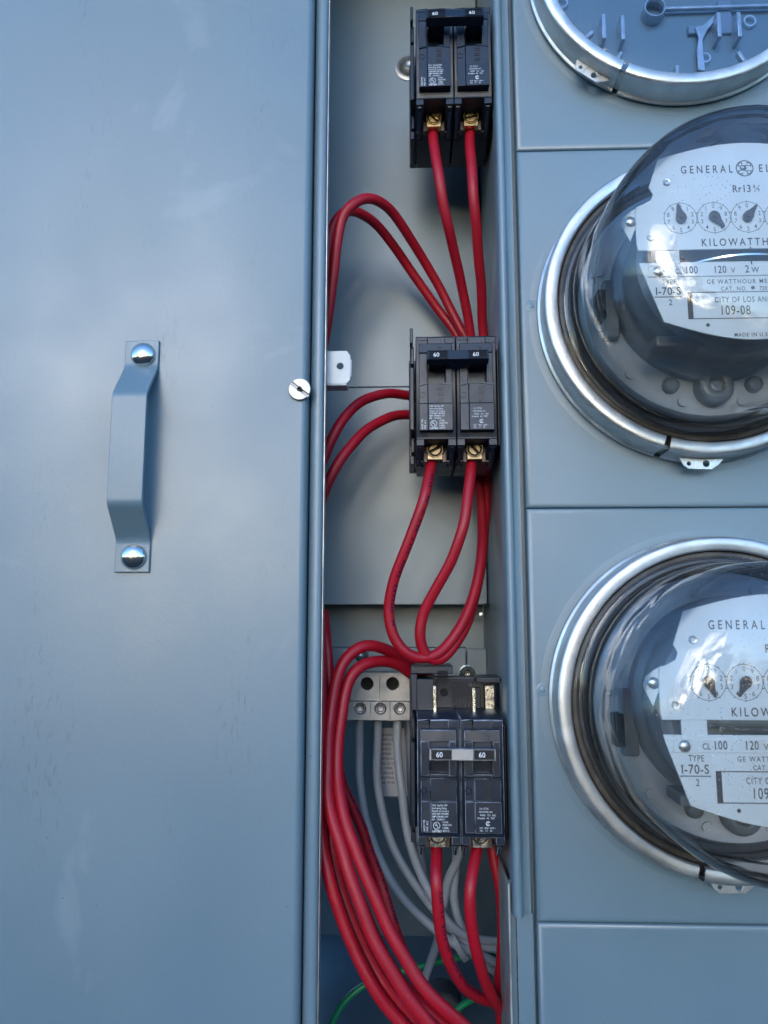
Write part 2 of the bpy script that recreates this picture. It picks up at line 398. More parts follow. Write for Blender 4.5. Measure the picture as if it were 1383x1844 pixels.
bx('shelf', M_inner_shade, [(-98, 110, -75, -73.5, -300, -137)])
bx('label_strap', M_inner_shade, [(-15, 17, -137, -75, -138, -136.5)])
# left rolled trim
bm = BM()
lp = [(-63.0, -14), (-63.0, -3), (-62.3, 0.5), (-60.6, 2.6), (-58.2, 3.4), (-55.8, 3.2), (-54.6, 2.4), (-54.0, 1.0), (-53.8, -6), (-54.8, -6), (-55.2, 1.2), (-56.2, 2.2), (-58.2, 2.4), (-60.2, 1.6), (-61.2, 0), (-61.8, -3), (-61.8, -14)]
vert_profile(bm, [(x, h+oh) for x, h in lp], -300, 560)
obj('rolled_trim', bm, M_paint, box_)
bm = BM(); box(bm, -53.75, -53.25, -300, 560, oh-6, oh+1.6)
obj('bare_edge', bm, M_edge, box_)
bx('trim_return', M_inner, [(-98, -61.9, -300, 560, -14, -12.5)])
# right rolled trim
bm = BM()
rp = [(57.0, -12), (57.0, 1.5), (57.4, 3.2), (58.6, 4.3), (60.0, 4.5), (61.3, 4.1), (62.2, 3.0), (62.6, 1.2), (62.9, -1.6), (64.2, -2.4), (67.6, -2.4), (68.0, -4), (68.0, -12), (67, -12), (67, -3.4), (63.8, -3.4), (62.0, -2.4), (61.6, 1.0), (61.0, 2.8), (60, 3.4), (58.9, 3.2), (58.2, 2.4), (58.0, -12)]
vert_profile(bm, [(x, h+oh) for x, h in rp], -168, 560)
obj('rolled_trim', bm, M_paint, box_)
bx('divider_strip', M_paint, [(61.5, 78, -300, 560, -14, -12)])
bx('lower_strip', M_paint, [(59.5, 69, -300, -168.6, -6, -4.5)], .4)
bx('lower_flange', M_edge, [(54.6, 55.8, -300, -152, -50, -2)], .3)
bx('lower_flange', M_paint, [(55.9, 59.4, -300, -152, -9, -7.5)])
# tab with a hole
bm = BM(); tb = [(-62, 148.6), (-41, 148.6), (-38.6, 151), (-38.6, 167.5), (-41, 170.6), (-62, 170.6)]
holed(bm, tb, -45.2, 160.3, 2.2, oh-11.2, oh-10, 40)
box(bm, -62, -40.8, 147.4, 148.6, oh-22, oh-10)
box(bm, -38.6, -37.8, 153.5, 164.8, oh-12, oh-10.2)
obj('bracket_tab', bm, mat('pale_enamel', (.55, .60, .62), .35, var=.05, vscale=90, specks=.9), box_, bevel=.3)
# bolts on the back
def hexish(name, x, z, h, r, m, parent=box_):
    bm = BM(); lathe(bm, x, z, [(r*1.0, h), (r, h+.9), (r*.72, h+1.4), (r*.66, h+2.2), (r*.52, h+4), (r*.3, h+5.2), (r*.2, h+4.4), (0, h+4.3)], 32)
    return obj(name, bm, m, parent, ang=50)
x, z, h = P(741, 120, -110); hexish('pan_bolt', x-2, z, -112+oh, 11.5, M_dullzinc)
x, z, h = P(842, 1213, -130); hexish('pan_bolt', x, z, -135+oh, 6.2, M_tin)
x, z, h = P(893, 1206, -130); hexish('pan_bolt', x, z, -135+oh, 5.6, M_steel)
x, z, h = P(650, 1180, -130); hexish('pan_bolt', x, z+1, -135+oh, 6, M_steel)
for px, py in ((877, 1090), (868, 1107)):
    x, z, h = P(px, py, -105); bm = BM(); lathe(bm, x, z, [(1.7, -112+oh), (1.7, -109+oh), (0, -108.6+oh)], 16); obj('rivet', bm, M_dark if py < 1100 else M_steel, box_)

# ------------------------------------------------------------------ meter socket cover panels
def cover_panel(z0, z1, cz, label):
    t = thing('meter_cover_panel', label, 'cover panel', 71, z0, -8, 'meter socket cover panels')
    def q_(x0, x1, a, b):
        return None
    bm = BM(); x0, x1 = 70.6, 320
    r = 2.4
    # sheet with rolled edges: nested rectangles
    lv = [(0, -8), (0, -1.3), (.35, -.8), (1.0, -.3), (2.0, 0), (3.4, 0)]
    rings = []
    for ins, h in lv:
        rings.append([bm.verts.new(V(x-71, z-z0, h+8)) for x, z in ((x0+ins, z0+ins), (x1-ins, z0+ins), (x1-ins, z1-ins), (x0+ins, z1-ins))])
    for a, b in zip(rings, rings[1:]):
        for i in range(4): bm.faces.new((a[i], a[(i+1) % 4], b[(i+1) % 4], b[i]))
    bm.faces.new(rings[-1]); bm.faces.new(rings[0][::-1])
    obj('cover_sheet', bm, M_paint, t, ang=40)
    if cz is not None:
        bm = BM(); c = cz-z0
        lathe(bm, 177-71, c, [(102, 7.95), (99, 8.25), (88, 8.3), (86, 8), (86, 3)], 128)
        obj('raised_hub', bm, M_paint, t, ang=80)
        bm = BM(); zz = c+6.5
        lathe(bm, 77.6-71, zz, [(4.2, 8.0), (3.6, 8.25), (2.6, 8.3), (1.5, 8.15), (1.2, 8.5), (.7, 8.65), (0, 8.65)], 32)
        obj('clear_stud', bm, M_bead, t, ang=70)
    return t
C1, C2, C3 = 426.5, 188.3, -49.7
cover_panel(302.2, 540, C1, 'grey cover panel behind the blue-reflecting flat clear socket cover, topmost')
cover_panel(65.5, 301.7, C2, 'grey cover panel behind the upper of the two glass-domed meters')
cover_panel(-171.7, 65.0, C3, 'grey cover panel behind the lower of the two glass-domed meters')
cover_panel(-300, -172.2, None, 'lowest grey cover panel, plain, cut by the bottom of the frame')
# tiny mark at the top of the lowest cover panel
# ------------------------------------------------------------------ rings
def sealing_ring(parent, gap, latch_at, hz=20.5):
    """open band clamped round the meter flange; gap and latch are angles in degrees"""
    bm = BM()
    prof = [(96.6, 2), (96.6, 3.4), (95.2, 4.2), (95.2, hz-2.2), (94.9, hz-1.2), (94.2, hz-.5), (93.2, hz-.15), (88.2, hz+.1), (87.3, hz-.6), (87.0, hz-2.6), (87.8, hz-2.6), (88.4, hz-1.4), (91.8, hz-1.1), (93.2, hz-1.4), (94.1, hz-3), (94.1, 2)]
    lathe(bm, 0, 0, prof, 150, gap+1.1, gap+358.9)
    r_ = obj('sealing_ring', bm, M_ring, parent, ang=50)
    bm = BM(); lathe(bm, 0, 0, [(94.0, 3), (94.0, hz-3.4), (92.5, hz-2.4)], 10, gap-7, gap+7)
    obj('band_overlap', bm, M_steel, r_)
    # latch: folded plate with two slots
    bm = BM(); a = R(latch_at); ex = Vector((-math.sin(a), math.cos(a))); er = Vector((math.cos(a), math.sin(a)))
    def q2(u, v): p = er*(95.2+v)+ex*u; return (p.x, p.y)
    out = [(-13, 0), (13, 0), (10.5, 3.2), (6, 6.6), (-8, 6.6), (-11, 4.4)]
    pts = [q2(u, v) for u, v in out]
    holed(bm, [q2(-13, 0), q2(-4, 0), q2(-4, 6.6), q2(-8, 6.6), q2(-11, 4.4)], *q2(-7.6, 3.4), 1.2, 10, 10.9, 24)
    holed(bm, [q2(-4, 0), q2(13, 0), q2(10.5, 3.2), q2(6, 6.6), q2(-4, 6.6)], *q2(2.6, 3.2), 1.9, 10, 10.9, 24)
    obj('latch', bm, M_ring, r_, bevel=.2)
    return r_

# ------------------------------------------------------------------ watt hour meters
DIALS = [(-34.9, 1), (-17.6, -1), (-.3, 1), (17.0, -1), (34.3, 1)]
def meter(cz, label, needles, gap, latch):
    t = thing('electric_meter', label, 'electric meter', 177, cz, 0, 'glass domed electric meters')
    sealing_ring(t, gap, latch)
    bm = BM(); lathe(bm, 0, 0, [(94, 2), (94, 10), (87.5, 13.5), (85.5, 15), (84.2, 13.6), (82.8, 13.8), (82.2, 15.6), (80.5, 15.9), (79.5, 13), (74.5, 12), (74, 15), (0, 15)], 128)
    b_ = obj('meter_base', bm, M_base, t, ang=40)
    bm = BM(); lathe(bm, 0, 0, [(74, 15.2), (74, 19), (72, 22), (60, 23), (0, 23)], 96); obj('inner_plate', bm, M_innerplate, t, ang=40)
    bm = BM()
    for a_ in range(0, 360, 30): lathe(bm, 66*math.cos(R(a_+15)), 66*math.sin(R(a_+15)), [(3, 22.4), (3, 24), (0, 24)], 14)
    obj('boss', bm, M_innerplate, t)['kind'] = 'stuff'
    bm = BM(); lathe(bm, 0, 0, [(86.6, 15.6), (86.2, 17.2), (84.6, 18.0), (83.4, 17.4), (82.6, 16.0)], 128)
    obj('gasket', bm, M_gasket, t, ang=60)
    # glass: outer skin and inner skin
    bm = BM()
    o_ = [(86.4, 18.4), (84, 20.2), (81.6, 20.6), (80.6, 23), (80.4, 29), (79.2, 33), (77.9, 35.5), (77.7, 52), (76.6, 76), (75.2, 86), (72.6, 94.5), (69, 100), (63.5, 104.4), (55, 107.2), (40, 109.2), (20, 110.3), (0, 110.6)]
    lathe(bm, 0, 0, o_, 128)
    i_ = [(83, 17.2), (79, 18.2), (77.6, 22), (77.2, 29), (75.8, 33.5), (75.0, 37), (74.8, 52), (73.6, 76), (72.1, 85), (69.4, 92.6), (65.6, 97.4), (60.5, 101), (53, 103.6), (39, 105.4), (20, 106.4), (0, 106.7)]
    lathe(bm, 0, 0, i_, 128)
    obj('glass_cover', bm, M_glass, t, ang=80)
    # internals
    bm = BM()
    lathe(bm, 0, 4, [(57, 21), (57, 30), (52, 34), (52, 60), (49, 64), (0, 64)], 64)
    box(bm, -62, -53, -26, 10, 21, 29); box(bm, 53, 62, -26, 10, 21, 29)
    lathe(bm, 0, -56, [(11, 21), (11, 28), (9, 31), (5, 32), (4, 29), (0, 29)], 32); lathe(bm, -24, -54, [(5, 21), (5, 26), (3, 28), (0, 28)], 20); lathe(bm, 24, -54, [(5, 21), (5, 26), (3, 28), (0, 28)], 20); 
    box(bm, -44, 44, -44, -38, 40, 62)
    obj('register_frame', bm, M_frame, t, bevel=1.2)
    for sx_ in (-1, 1):
        bm = BM(); x_ = sx_*66.5
        box(bm, x_-2.2, x_+2.2, -19, -2, 30, 42)
        obj('side_block', bm, M_dark, t, bevel=.4)
        bm = BM(); lathe(bm, sx_*69, 8, [(1.7, 30), (2.3, 31), (2.3, 31.8), (1.6, 32), (1.3, 30.5)], 20)
        obj('rivet', bm, M_steel, t)
        bm = BM()
        ear = [(-55.5, 26), (-60, 23.6), (-64, 20.5), (-65.2, 16), (-63.2, 11.5), (-60.8, 6.6), (-58.4, 12.5), (-55.5, 16)]
        ear = [(x*-sx_, z) for x, z in ear]
        prism(bm, ear, 79.4, 80.2)
        e_ = obj('plate_lug', bm, M_plate, t, bevel=.25)
        bm = BM(); dome(bm, -60.3*-sx_, 17.6, 80.3, 2.9, 1.7, 20)
        obj('lug_screw', bm, M_steel, e_, ang=60)
    # aluminium disc
    bm = BM()
    n = 72; rr = 43.5; hc = 41
    a_ = [bm.verts.new(V(rr*math.cos(2*math.pi*i/n), -3.1, hc+rr*math.sin(2*math.pi*i/n))) for i in range(n)]
    b2 = [bm.verts.new(V(rr*math.cos(2*math.pi*i/n), -4.1, hc+rr*math.sin(2*math.pi*i/n))) for i in range(n)]
    bm.faces.new(a_); bm.faces.new(b2[::-1])
    for i in range(n): bm.faces.new((a_[i], a_[(i+1) % n], b2[(i+1) % n], b2[i]))
    obj('rotor_disc', bm, M_chrome, t)
    # name plate
    upl = [(-57.6, .6), (-58.2, 4.4), (-58.0, 20), (-57.4, 25), (-53.5, 26.6), (-49.6, 28.8), (-48.4, 32), (-50.4, 36), (-44.8, 52)]
    arc = [(-44.8+89.6*i/22, 52.0+8.3*math.sin(math.pi*i/22)) for i in range(1, 22)]
    up_ = upl + arc + [(-x, z) for x, z in upl[::-1]]
    bm = BM(); prism(bm, up_, 81.0, 82.0)
    prism(bm, [(-48.5, .6), (-36.4, .6), (-36.4, -6.6), (-48.5, -6.6)], 80.8, 81.6)
    prism(bm, [(48.5, .6), (36.4, .6), (36.4, -6.6), (48.5, -6.6)], 80.8, 81.6)
    lo = [(-57.4, -6.3), (-56.4, -10), (-46.3, -38.6)]
    arcl = [(-46.3+92.6*i/16, -38.6-10.0*math.sin(math.pi*i/16)) for i in range(1, 16)]
    prism(bm, lo + arcl + [(-x, z) for x, z in lo[::-1]], 81.0, 82.0)
    pl = obj('name_plate', bm, M_plate, t, bevel=.15, seg=1)
    # class strip (raised) with screw at its left end
    bm = BM(); prism(bm, [(-53.4, -14.3), (53.4, -14.3), (52.4, -8.4), (-52.8, -8.4)], 82.0, 82.6)
    obj('class_strip', bm, M_plate, pl, bevel=.15, seg=1)
    for sx_ in (-1, 1):
        bm = BM(); dome(bm, sx_*47.9, -11.4, 82.8, 2.9, 1.6, 20); obj('plate_screw', bm, M_steel, pl, ang=60)
        for a, b in ((-41.1, 38.4), (-50.9, 7.6)):
            bm = BM(); lathe(bm, a*-sx_, b, [(2.0, 82), (2.0, 82.4), (1.7, 82.8), (1.1, 82.7), (1.0, 81.9), (0, 81.9)], 20)
            obj('rivet', bm, M_steel, pl)
    bm = BM(); H = 82.06; K = .016
    for s_, x_ in (('GENERAL', -33.4), ):
        text(bm, s_, x_, 43.4, H, 4.3, .72, K, space=1.62)
    text(bm, 'ELECTRIC', 7.2, 43.4, H, 4.3, .72, K, space=1.62)
    text(bm, 'Rr13', -7.2, 32.2, H, 4.0, .80, K*1.2, space=1.1)
    text(bm, '8', 3.7, 34.2, H, 2.0, .8, K); text(bm, '9', 5.8, 32.2, H, 2.0, .8, K); line(bm, 4.0, 32.0, 7.0, 36.0, .3, H)
    text(bm, 'KILOWATTHOURS', -25.0, 2.4, H, 4.1, .78, K, space=1.42)
    text(bm, 'TYPE', -46.2, -18.4, H, 2.9, .72, K, space=1.15)
    text(bm, 'I-70-S', -50.0, -24.0, H, 4.2, .86, K, space=1.08)
    quad(bm, -50.6, -36.2, -25.4, -24.9, H)
    text(bm, '2', -43.4, -29.6, H, 3.2, .8, K)
    text(bm, 'GE WATTHOUR METER', -23.5, -18.4, H, 2.4, .84, K*.9, space=1.28)
    text(bm, 'CAT. NO.', -16.5, -22.2, H, 2.2, .84, K*.9, space=1.22); text(bm, '720', 3.0, -22.2, H, 2.2, .84, K*.9)
    lathe(bm, -.2, -20.8, [(0, H), (1.0, H)], 16)
    text(bm, 'CITY OF LOS ANGELES', -20.1, -28.5, H, 3.0, .70, K, space=1.2)
    text(bm, '109-08', -17.8, -35.2, H, 5.0, .68, K*.7, space=1.16)
    quad(bm, -33.9, 34, -23.2, -22.7, H); quad(bm, -33.9, 34, -37.4, -36.9, H)
    quad(bm, -33.9, -31.2, -36.9, -23.2, H); quad(bm, 33.4, 34, -36.9, -23.2, H)
    text(bm, 'MADE IN U.S.A.', -11.3, -47.0, H, 2.0, .84, K, space=1.25)
    lathe(bm, -24.2, -40.6, [(0, H), (1.0, H)], 16)
    quad(bm, -.35, .35, -1.0, 1.6, H) ; quad(bm, -.35, .35, -8.2, -6.4, H)
    # scripted monogram in a ring
    annulus(bm, 0, 45.6, 4.1, 4.6, H, 40)
    for k in range(4):
        a = 45+90*k; annulus(bm, 3.15*math.cos(R(a)), 45.6+3.15*math.sin(R(a)), .75, 1.15, H, 20, a-150, a+120)
    for k in range(8):
        a = 22.5+45*k; annulus(bm, 3.5*math.cos(R(a)), 45.6+3.5*math.sin(R(a)), .2, .45, H, 10)
    annulus(bm, -1.05, 45.9, 1.0, 1.55, H, 24, 40, 330); annulus(bm, -1.0, 45.3, .3, .75, H, 16)
    annulus(bm, 1.1, 46.5, .55, 1.05, H, 20, 20, 270); annulus(bm, 1.1, 44.8, .55, 1.1, H, 20, 90, 350)
    line(bm, -.4, 44.2, .3, 47.6, .4, H)
    # dials
    for (cx, dr) in DIALS:
        cy = 18.2
        annulus(bm, cx, cy, 8.35, 8.62, H, 48)
        for k in range(10):
            a = R(90-dr*36*k)
            line(bm, cx+8.4*math.cos(a), cy+8.4*math.sin(a), cx+9.1*math.cos(a), cy+9.1*math.sin(a), .45, H)
            text(bm, str(k), cx+6.5*math.cos(a), cy+6.5*math.sin(a)-1.2, H, 2.4, .86, .002, 'CENTER')
        
    obj('lettering', bm, M_ink, pl, smooth=False)
    bm = BM(); text(bm, 'CL', -39.6, -12.8, 82.68, 2.8, .8, K); text(bm, '100', -34.6, -12.8, 82.68, 4.0, .74, K*1.1, space=1.1)
    text(bm, '120', -20, -12.8, 82.68, 4.0, .74, K*1.1, space=1.1); text(bm, 'V', -11.0, -12.8, 82.68, 2.8, .85, K)
    text(bm, '2', -3.9, -12.8, 82.68, 4.0, .8, K*1.1); text(bm, 'W', -.6, -12.8, 82.68, 3.0, .85, K)
    obj('strip_lettering', bm, M_ink, pl, smooth=False)
    for (cx, dr), na in zip(DIALS, needles):
        bm = BM(); d = Vector((math.cos(R(na)), math.sin(R(na)))); e = Vector((-d.y, d.x)); pts = []
        for u, v in ((7.6, 0), (7.2, .5), (3.2, 1.5), (.8, 2.6), (-1.2, 2.7), (-2.8, 1.5), (-3.2, 0), (-2.8, -1.5), (-1.2, -2.7), (.8, -2.6), (3.2, -1.5), (7.2, -.5)):
            pts.append((cx+d.x*u+e.x*v, 18.2+d.y*u+e.y*v))
        prism(bm, pts, 83.2, 83.6)
        lathe(bm, cx, 18.2, [(1.1, 83.5), (1.1, 84.3), (0, 84.4)], 16)
        obj('pointer', bm, M_ink, pl)
    return t
# angle convention: 0 = right, 90 = up; the ring opening is slightly left of the bottom
meter(C2, 'upper domed meter, Rr13 legible, directly below the flat clear socket cover', [102, -52, 52, 130, 70], -106.5, -92)
meter(C3, 'lower domed meter with dusty glass, beside the lowest breaker', [-68, -118, 40, 120, 60], -103, -90)

# ------------------------------------------------------------------ flat clear socket cover at the top
t = thing('socket_cover', 'flat clear cover reflecting blue sky over an empty meter socket, above the meters', 'meter socket cover', 177, C1, 0)
sealing_ring(t, -116, -127)
bm = BM(); lathe(bm, 0, 0, [(93.8, 2), (93.8, 9), (90, 9), (88, -20), (0, -20)], 96)
obj('socket_base', bm, M_socket, t, ang=40)
bm = BM(); lathe(bm, 0, 0, [(92.6, 11), (92.0, 16), (90, 18.2), (86.9, 19.3), (60, 20.1), (0, 20.4)], 96)
obj('clear_disc', bm, M_clear, t, ang=60)
def at1(px, py, h): x, z, _ = P(px, py, h); return x-177, z-C1
for px, py, ln, lean in ((1085, 55, 14, 0), (1119, 57, 14, 0), (1291, 52, 14, 0), (1327, 52, 14, 0)):
    x, z = at1(px, py, 6); bm = BM()
    box(bm, x-1.4, x+1.4, z-9, z+9, -6, 10); box(bm, x-4, x+4, z+2, z+8, -10, -4)
    obj('contact_jaw', bm, M_bright, t, bevel=.5)
x, z = at1(1180, 12, 8); bm = BM(); lathe(bm, x, z, [(5.6, 6), (6.2, 8), (6.8, 8), (7.2, 6), (7.2, 0)], 40); obj('bus_ring', bm, M_bright, t)
for px, py, r in ((1271, 105, 5), (1364, 42, 5), (1092, 12, 4)):
    x, z = at1(px, py, 0); bm = BM(); dome(bm, x, z, -4, r, 2.6, 24); s_ = obj('socket_screw', bm, M_steel, t, ang=60)
    bm = BM(); box(bm, x-r*.8, x+r*.8, z-.5, z+.5, -2.2, -1.2); obj('slot', bm, M_dark, s_)
bm = BM()
pts = [at1(a, b, 4) for a, b in ((1251, 50), (1268, 44), (1288, 26), (1293, 31), (1274, 54), (1265, 72), (1267, 100), (1270, 128), (1257, 126), (1255, 90), (1258, 68))]
prism(bm, pts, 3, 4.4); obj('contact_strap', bm, M_bright, t, bevel=.4)
bm = BM()
for a, b, c, d in ((-62, -38, -40, 10), (30, 62, -40, 10), (-14, 14, -80, -40)): box(bm, a, b, c, d, -20, -9)
obj('insulator_block', bm, mat('blue_grey_insulator', (.13, .16, .2), .4), t, bevel=2)
bm = BM()
for px0, px1, py0, py1, hh in ((1186, 1216, 20, 128, -4), (1296, 1316, 0, 60, 2), (1120, 1128, 0, 60, -2), (1240, 1262, 44, 60, 3)):
    (a, b), (c, d) = at1(px0, py1, hh), at1(px1, py0, hh); box(bm, a, c, b, d, -20, hh)
obj('bus_channel', bm, mat('channel_blue_grey', (.20, .27, .38), .35), t, bevel=.8)
bm = BM(); (a, b), (c, d) = at1(1200, 14, 6), at1(1400, 3, 6); box(bm, a, c, b, d, 2, 5); obj('jumper_bar', bm, M_bright, t, bevel=.6)
for px, py, r_ in ((1270, 104, 3.6), (1350, 38, 4.2), (1012, 5, 4)):
    a, b = at1(px, py, 2); bm = BM(); annulus(bm, a, b, r_*.72, r_, 2.5, 28); obj('moulded_ring', bm, M_bright, t)
for a in (-139, -121, -93, -62):
    bm = BM(); cx, cy = 80*math.cos(R(a)), 80*math.sin(R(a)); d = Vector((math.cos(R(a)), math.sin(R(a)))); e = Vector((-d.y, d.x))*1.5
    prism(bm, [(cx+d.x*5+e.x, cy+d.y*5+e.y), (cx-d.x*5+e.x, cy-d.y*5+e.y), (cx-d.x*5-e.x, cy-d.y*5-e.y), (cx+d.x*5-e.x, cy+d.y*5-e.y)], 8, 12)
    obj('retaining_clip', bm, M_bright, t, bevel=.8)

# ------------------------------------------------------------------ breakers
def breaker():
    """local x to the right, z = -v (down from the top edge of the face), h height"""
    t = thing('circuit_breaker', 'x', 'circuit breaker', 0, 0, 0, 'double pole 60 amp breakers')
    for k in (0, 1):
        o = 25.5*k
        bm = BM()
        # case profile seen from the side: face, shoulder, lug recess, back
        full = [(0, -4), (-1, -2.4), (-65, -2.4), (-66, -3), (-67.5, -3), (-67.5, -60), (0, -60)]
        side(bm, full, o+.15, o+7.5); side(bm, full, o+18.5, o+25.25)
        side(bm, [(0, -4), (-1, -2.4), (-16.6, -2.4), (-17, -7), (-31.6, -7), (-31.8, -2.4), (-65, -2.4), (-66, -3), (-67.5, -3), (-67.5, -60), (0, -60)], o+7.5, o+18.5)
        obj('pole_case', bm, M_blk, t, bevel=.45)
        # lower part with the lug pocket: two cheeks and a floor
        bm = BM()
        side(bm, [(-67.4, -24), (-78, -24), (-80.4, -40), (-80.4, -60), (-67.4, -60)], o+.6, o+24.8)
        side(bm, [(-65.6, -3.4), (-71.5, -3.4), (-72, -16), (-80, -30), (-65.6, -30)], o+.15, o+5.2)
        side(bm, [(-65.6, -3.4), (-71.5, -3.4), (-72, -16), (-80, -30), (-65.6, -30)], o+20.0, o+25.25)
        side(bm, [(-70, -8), (-74, -8), (-81.5, -18), (-81.5, -26), (-70, -26)], o+1.2, o+3.2)
        side(bm, [(-70, -8), (-74, -8), (-81.5, -18), (-81.5, -26), (-70, -26)], o+21.6, o+23.6)
        lw = obj('lug_pocket', bm, M_blk, t, bevel=.4)
        for fx in (1.0, 21.2):
            bm = BM(); side(bm, [(-71, -5), (-72.6, -5.4), (-76.5, -13), (-77, -16), (-74.4, -16), (-71, -10)], o+fx, o+fx+2.9)
            obj('fin', bm, M_blk2, lw, bevel=.35)
        # raised column in separate moulded fields
        x0, x1 = o+2.1, o+22.9
        bm = BM()
        side(bm, [(-5.6, -2.4), (-6.2, 0.6), (-12.6, 1.2), (-12.6, -2.4)], x0, x1)
        box(bm, x0, o+7.2, -32.4, -12.7, -2.4, .7)
        box(bm, o+18.8, x1, -32.4, -12.7, -2.4, .7)
        obj('top_field', bm, M_blk, t, bevel=.4)
        bm = BM()
        def field(a, b, z0, z1, h, hh=None): side(bm, [(z1, -2.3), (z1, h), (z0, hh if hh is not None else h), (z0, -2.3)], a, b)
        field(x0, o+7.5, -45.8, -33.2, 1.9, 1.9); field(o+7.65, x1, -45.8, -33.2, 2.3, 2.3)
        field(x0, o+7.5, -63.2, -46.0, 2.6, 2.9); field(o+7.65, x1, -63.2, -46.0, 3.0, 3.4)
        pad = obj('label_pad', bm, M_blk, t, bevel=.3)
        # shallow moulded arcs under the handle slot
        bm = BM()
        for (a, b) in ((o+2.2, o+7.4), (o+14.5, o+22.8)):
            prism(bm, [(a, -32.7), (b, -32.7), (b, -33.15), ((a+b)/2, -33.9), (a, -34.6)] if a < o+5 else [(a, -32.7), (b, -32.7), (b, -34.4), ((a+b)/2, -33.8), (a, -33.15)], 1.6, 2.7)
        lathe(bm, o+4.1, -40.2, [(2.0, 1.9), (1.9, 2.25), (1.5, 2.25), (1.4, 1.9)], 28)
        obj('moulded_mark', bm, M_blk2, pad)
        bm = BM()
        for j, zz in enumerate((-36.8, -40.6, -44.4)):
            xa = o+13.6
            for w_ in ((xa, xa+3.9, zz+1.3, zz+1.6), (xa, xa+3.4, zz-.1, zz+.2), (xa+.4, xa+.7, zz-.1, zz+1.6), (xa+1.9, xa+2.2, zz-1.4, zz+1.2), (xa+3.2, xa+3.5, zz-1.2, zz+1.5)): box(bm, w_[0], w_[1], w_[2], w_[3], 2.2, 2.65)
        box(bm, o+14, o+16.6, -9.2, -8.9, .9, 1.35); box(bm, o+14, o+15.2, -10.6, -10.3, .9, 1.4); box(bm, o+16.3, o+16.6, -11.4, -8.9, .9, 1.4)
        obj('embossed_symbol', bm, M_gap, pad)
        # slot behind the handle and the toggle stem
        bm = BM(); box(bm, o+7.6, o+18.4, -31.5, -17.2, -7.5, -6.7); obj('handle_slot', bm, M_blk2, t)
        # moulding split lines
        bm = BM(); box(bm, o+7.25, o+7.5, -5.4, -.6, -2.5, -2.1); box(bm, o+18.2, o+24.9, -5.2, -4.95, -2.5, -2.1); box(bm, o+16.3, o+16.5, -5.4, -3, -2.5, -2.1); box(bm, o+1, o+7.4, -3.2, -2.95, -2.5, -2.1)
        obj('split_line', bm, M_dark, t)
        # lug with screw
        bm = BM()
        holed(bm, [(o+7.6, -78.4), (o+16.9, -78.4), (o+16.9, -67), (o+7.6, -67)], o+12.25, -71.8, 4.5, -22, -11.5, 48)
        lathe(bm, o+12.25, -71.8, [(5.5, -22), (5.5, -11.4), (5.2, -10.7), (4.8, -10.7), (4.5, -11.4), (4.5, -14.4), (0, -14.4)], 40)
        lug = obj('lug', bm, M_brass, t, bevel=.3)
        lug.location = V(0, 1.3, -6.5)*.001
        bm = BM(); cx, cz = o+12.25, -71.8
        ang = (28, -52)[k]; c_, s_ = math.cos(R(ang)), math.sin(R(ang))
        for sg in (1, -1):
            pts = [(3.75*math.cos(a), sg*3.75*math.sin(a)) for a in [math.asin(.2)+(math.pi-2*math.asin(.2))*i/18 for i in range(19)]]
            prism(bm, [(cx+a*c_-b*s_, cz+a*s_+b*c_) for a, b in pts], -13.8, -11.3)
        obj('lug_screw', bm, M_brass, lug, bevel=.3)
        bm = BM(); lathe(bm, cx, cz, [(4.45, -14.2), (4.45, -13.0), (0, -13.0)], 30); obj('slot_floor', bm, M_slotshade, lug)
        bm = BM(); box(bm, o+4.9, o+7.5, -79.6, -73, -22, -14.5); box(bm, o+17.0, o+19.6, -79.6, -73, -22, -14.5)
        obj('lug_collar', bm, mat('dull_copper', (.12, .09, .08), .45, metal=.6), lug, bevel=.3)
        # small print
        bm = BM(); T = lambda s, x, v, sz, xs=.8, b=.0: text(bm, s, x, -v, 3.1+.4*(63.2-v)/17.2*-1+.42, sz, xs, b)
        if k == 0:
            for i, s in enumerate(('2 Pole  Type/Tipo QPH', 'Interrupting Rating', 'Pouvoir de Coupure', '10000 RMS SYM AMPS', 'AMP SYM MAX EFF', '60A   120/240 V~')):
                text(bm, s, 8.3, -48.4-1.55*i, 3.46, 1.05, (.62, .74, .78, .68, .76, .72)[i], .012)
            annulus(bm, 11.0, -59.1, 1.75, 2.05, 3.46, 28)
            text(bm, 'U', 9.9, -59.2, 3.46, 1.5, .8, .03); text(bm, 'L', 11.2, -60.2, 3.46, 1.5, .8, .03)
            text(bm, 'LISTED', 8.5, -62.6, 3.46, 1.1, 1.1, .04)
            for i, s in enumerate(('CU/AL', 'ISSUE NO.', 'L-8086', '60/75 C')): text(bm, s, 14.4, -57.6-1.6*i, 3.46, 1.05, .8, .012)
            text(bm, 'HACR TYPE', 4.4, -62.4, 3.0, 1.05, .8, .015, rot=90); text(bm, 'SWD  40 C', 6.2, -62.4, 3.0, 1.05, .8, .015, rot=90)
        else:
            text(bm, 'S.A. STYLE', o+10.2, -50.0, 3.46, 1.0, .8, .006); text(bm, 'INDUSTRIES, INC.', o+9.8, -51.8, 3.46, 1.0, .72, .006)
            text(bm, 'WIRE   CU   60C', o+10.4, -53.6, 3.46, 1.0, .9, .006); text(bm, 'Breaker  AL  75C', o+9.0, -55.2, 3.46, 1.0, .95, .01)
            annulus(bm, o+15, -57.7, .85, 1.3, 3.46, 24, 30, 330); text(bm, 'S', o+14.6, -58.3, 3.46, 1.2, .8, .04)
            text(bm, 'INT. 10kA  240V~', o+10.0, -60.6, 3.46, .95, .9, .004); text(bm, 'No.   2.1   60', o+10.2, -62.0, 3.46, .95, .95, .006)
        obj('small_print', bm, M_wprint, pad, smooth=False)
    # common handle tie
    bm = BM()
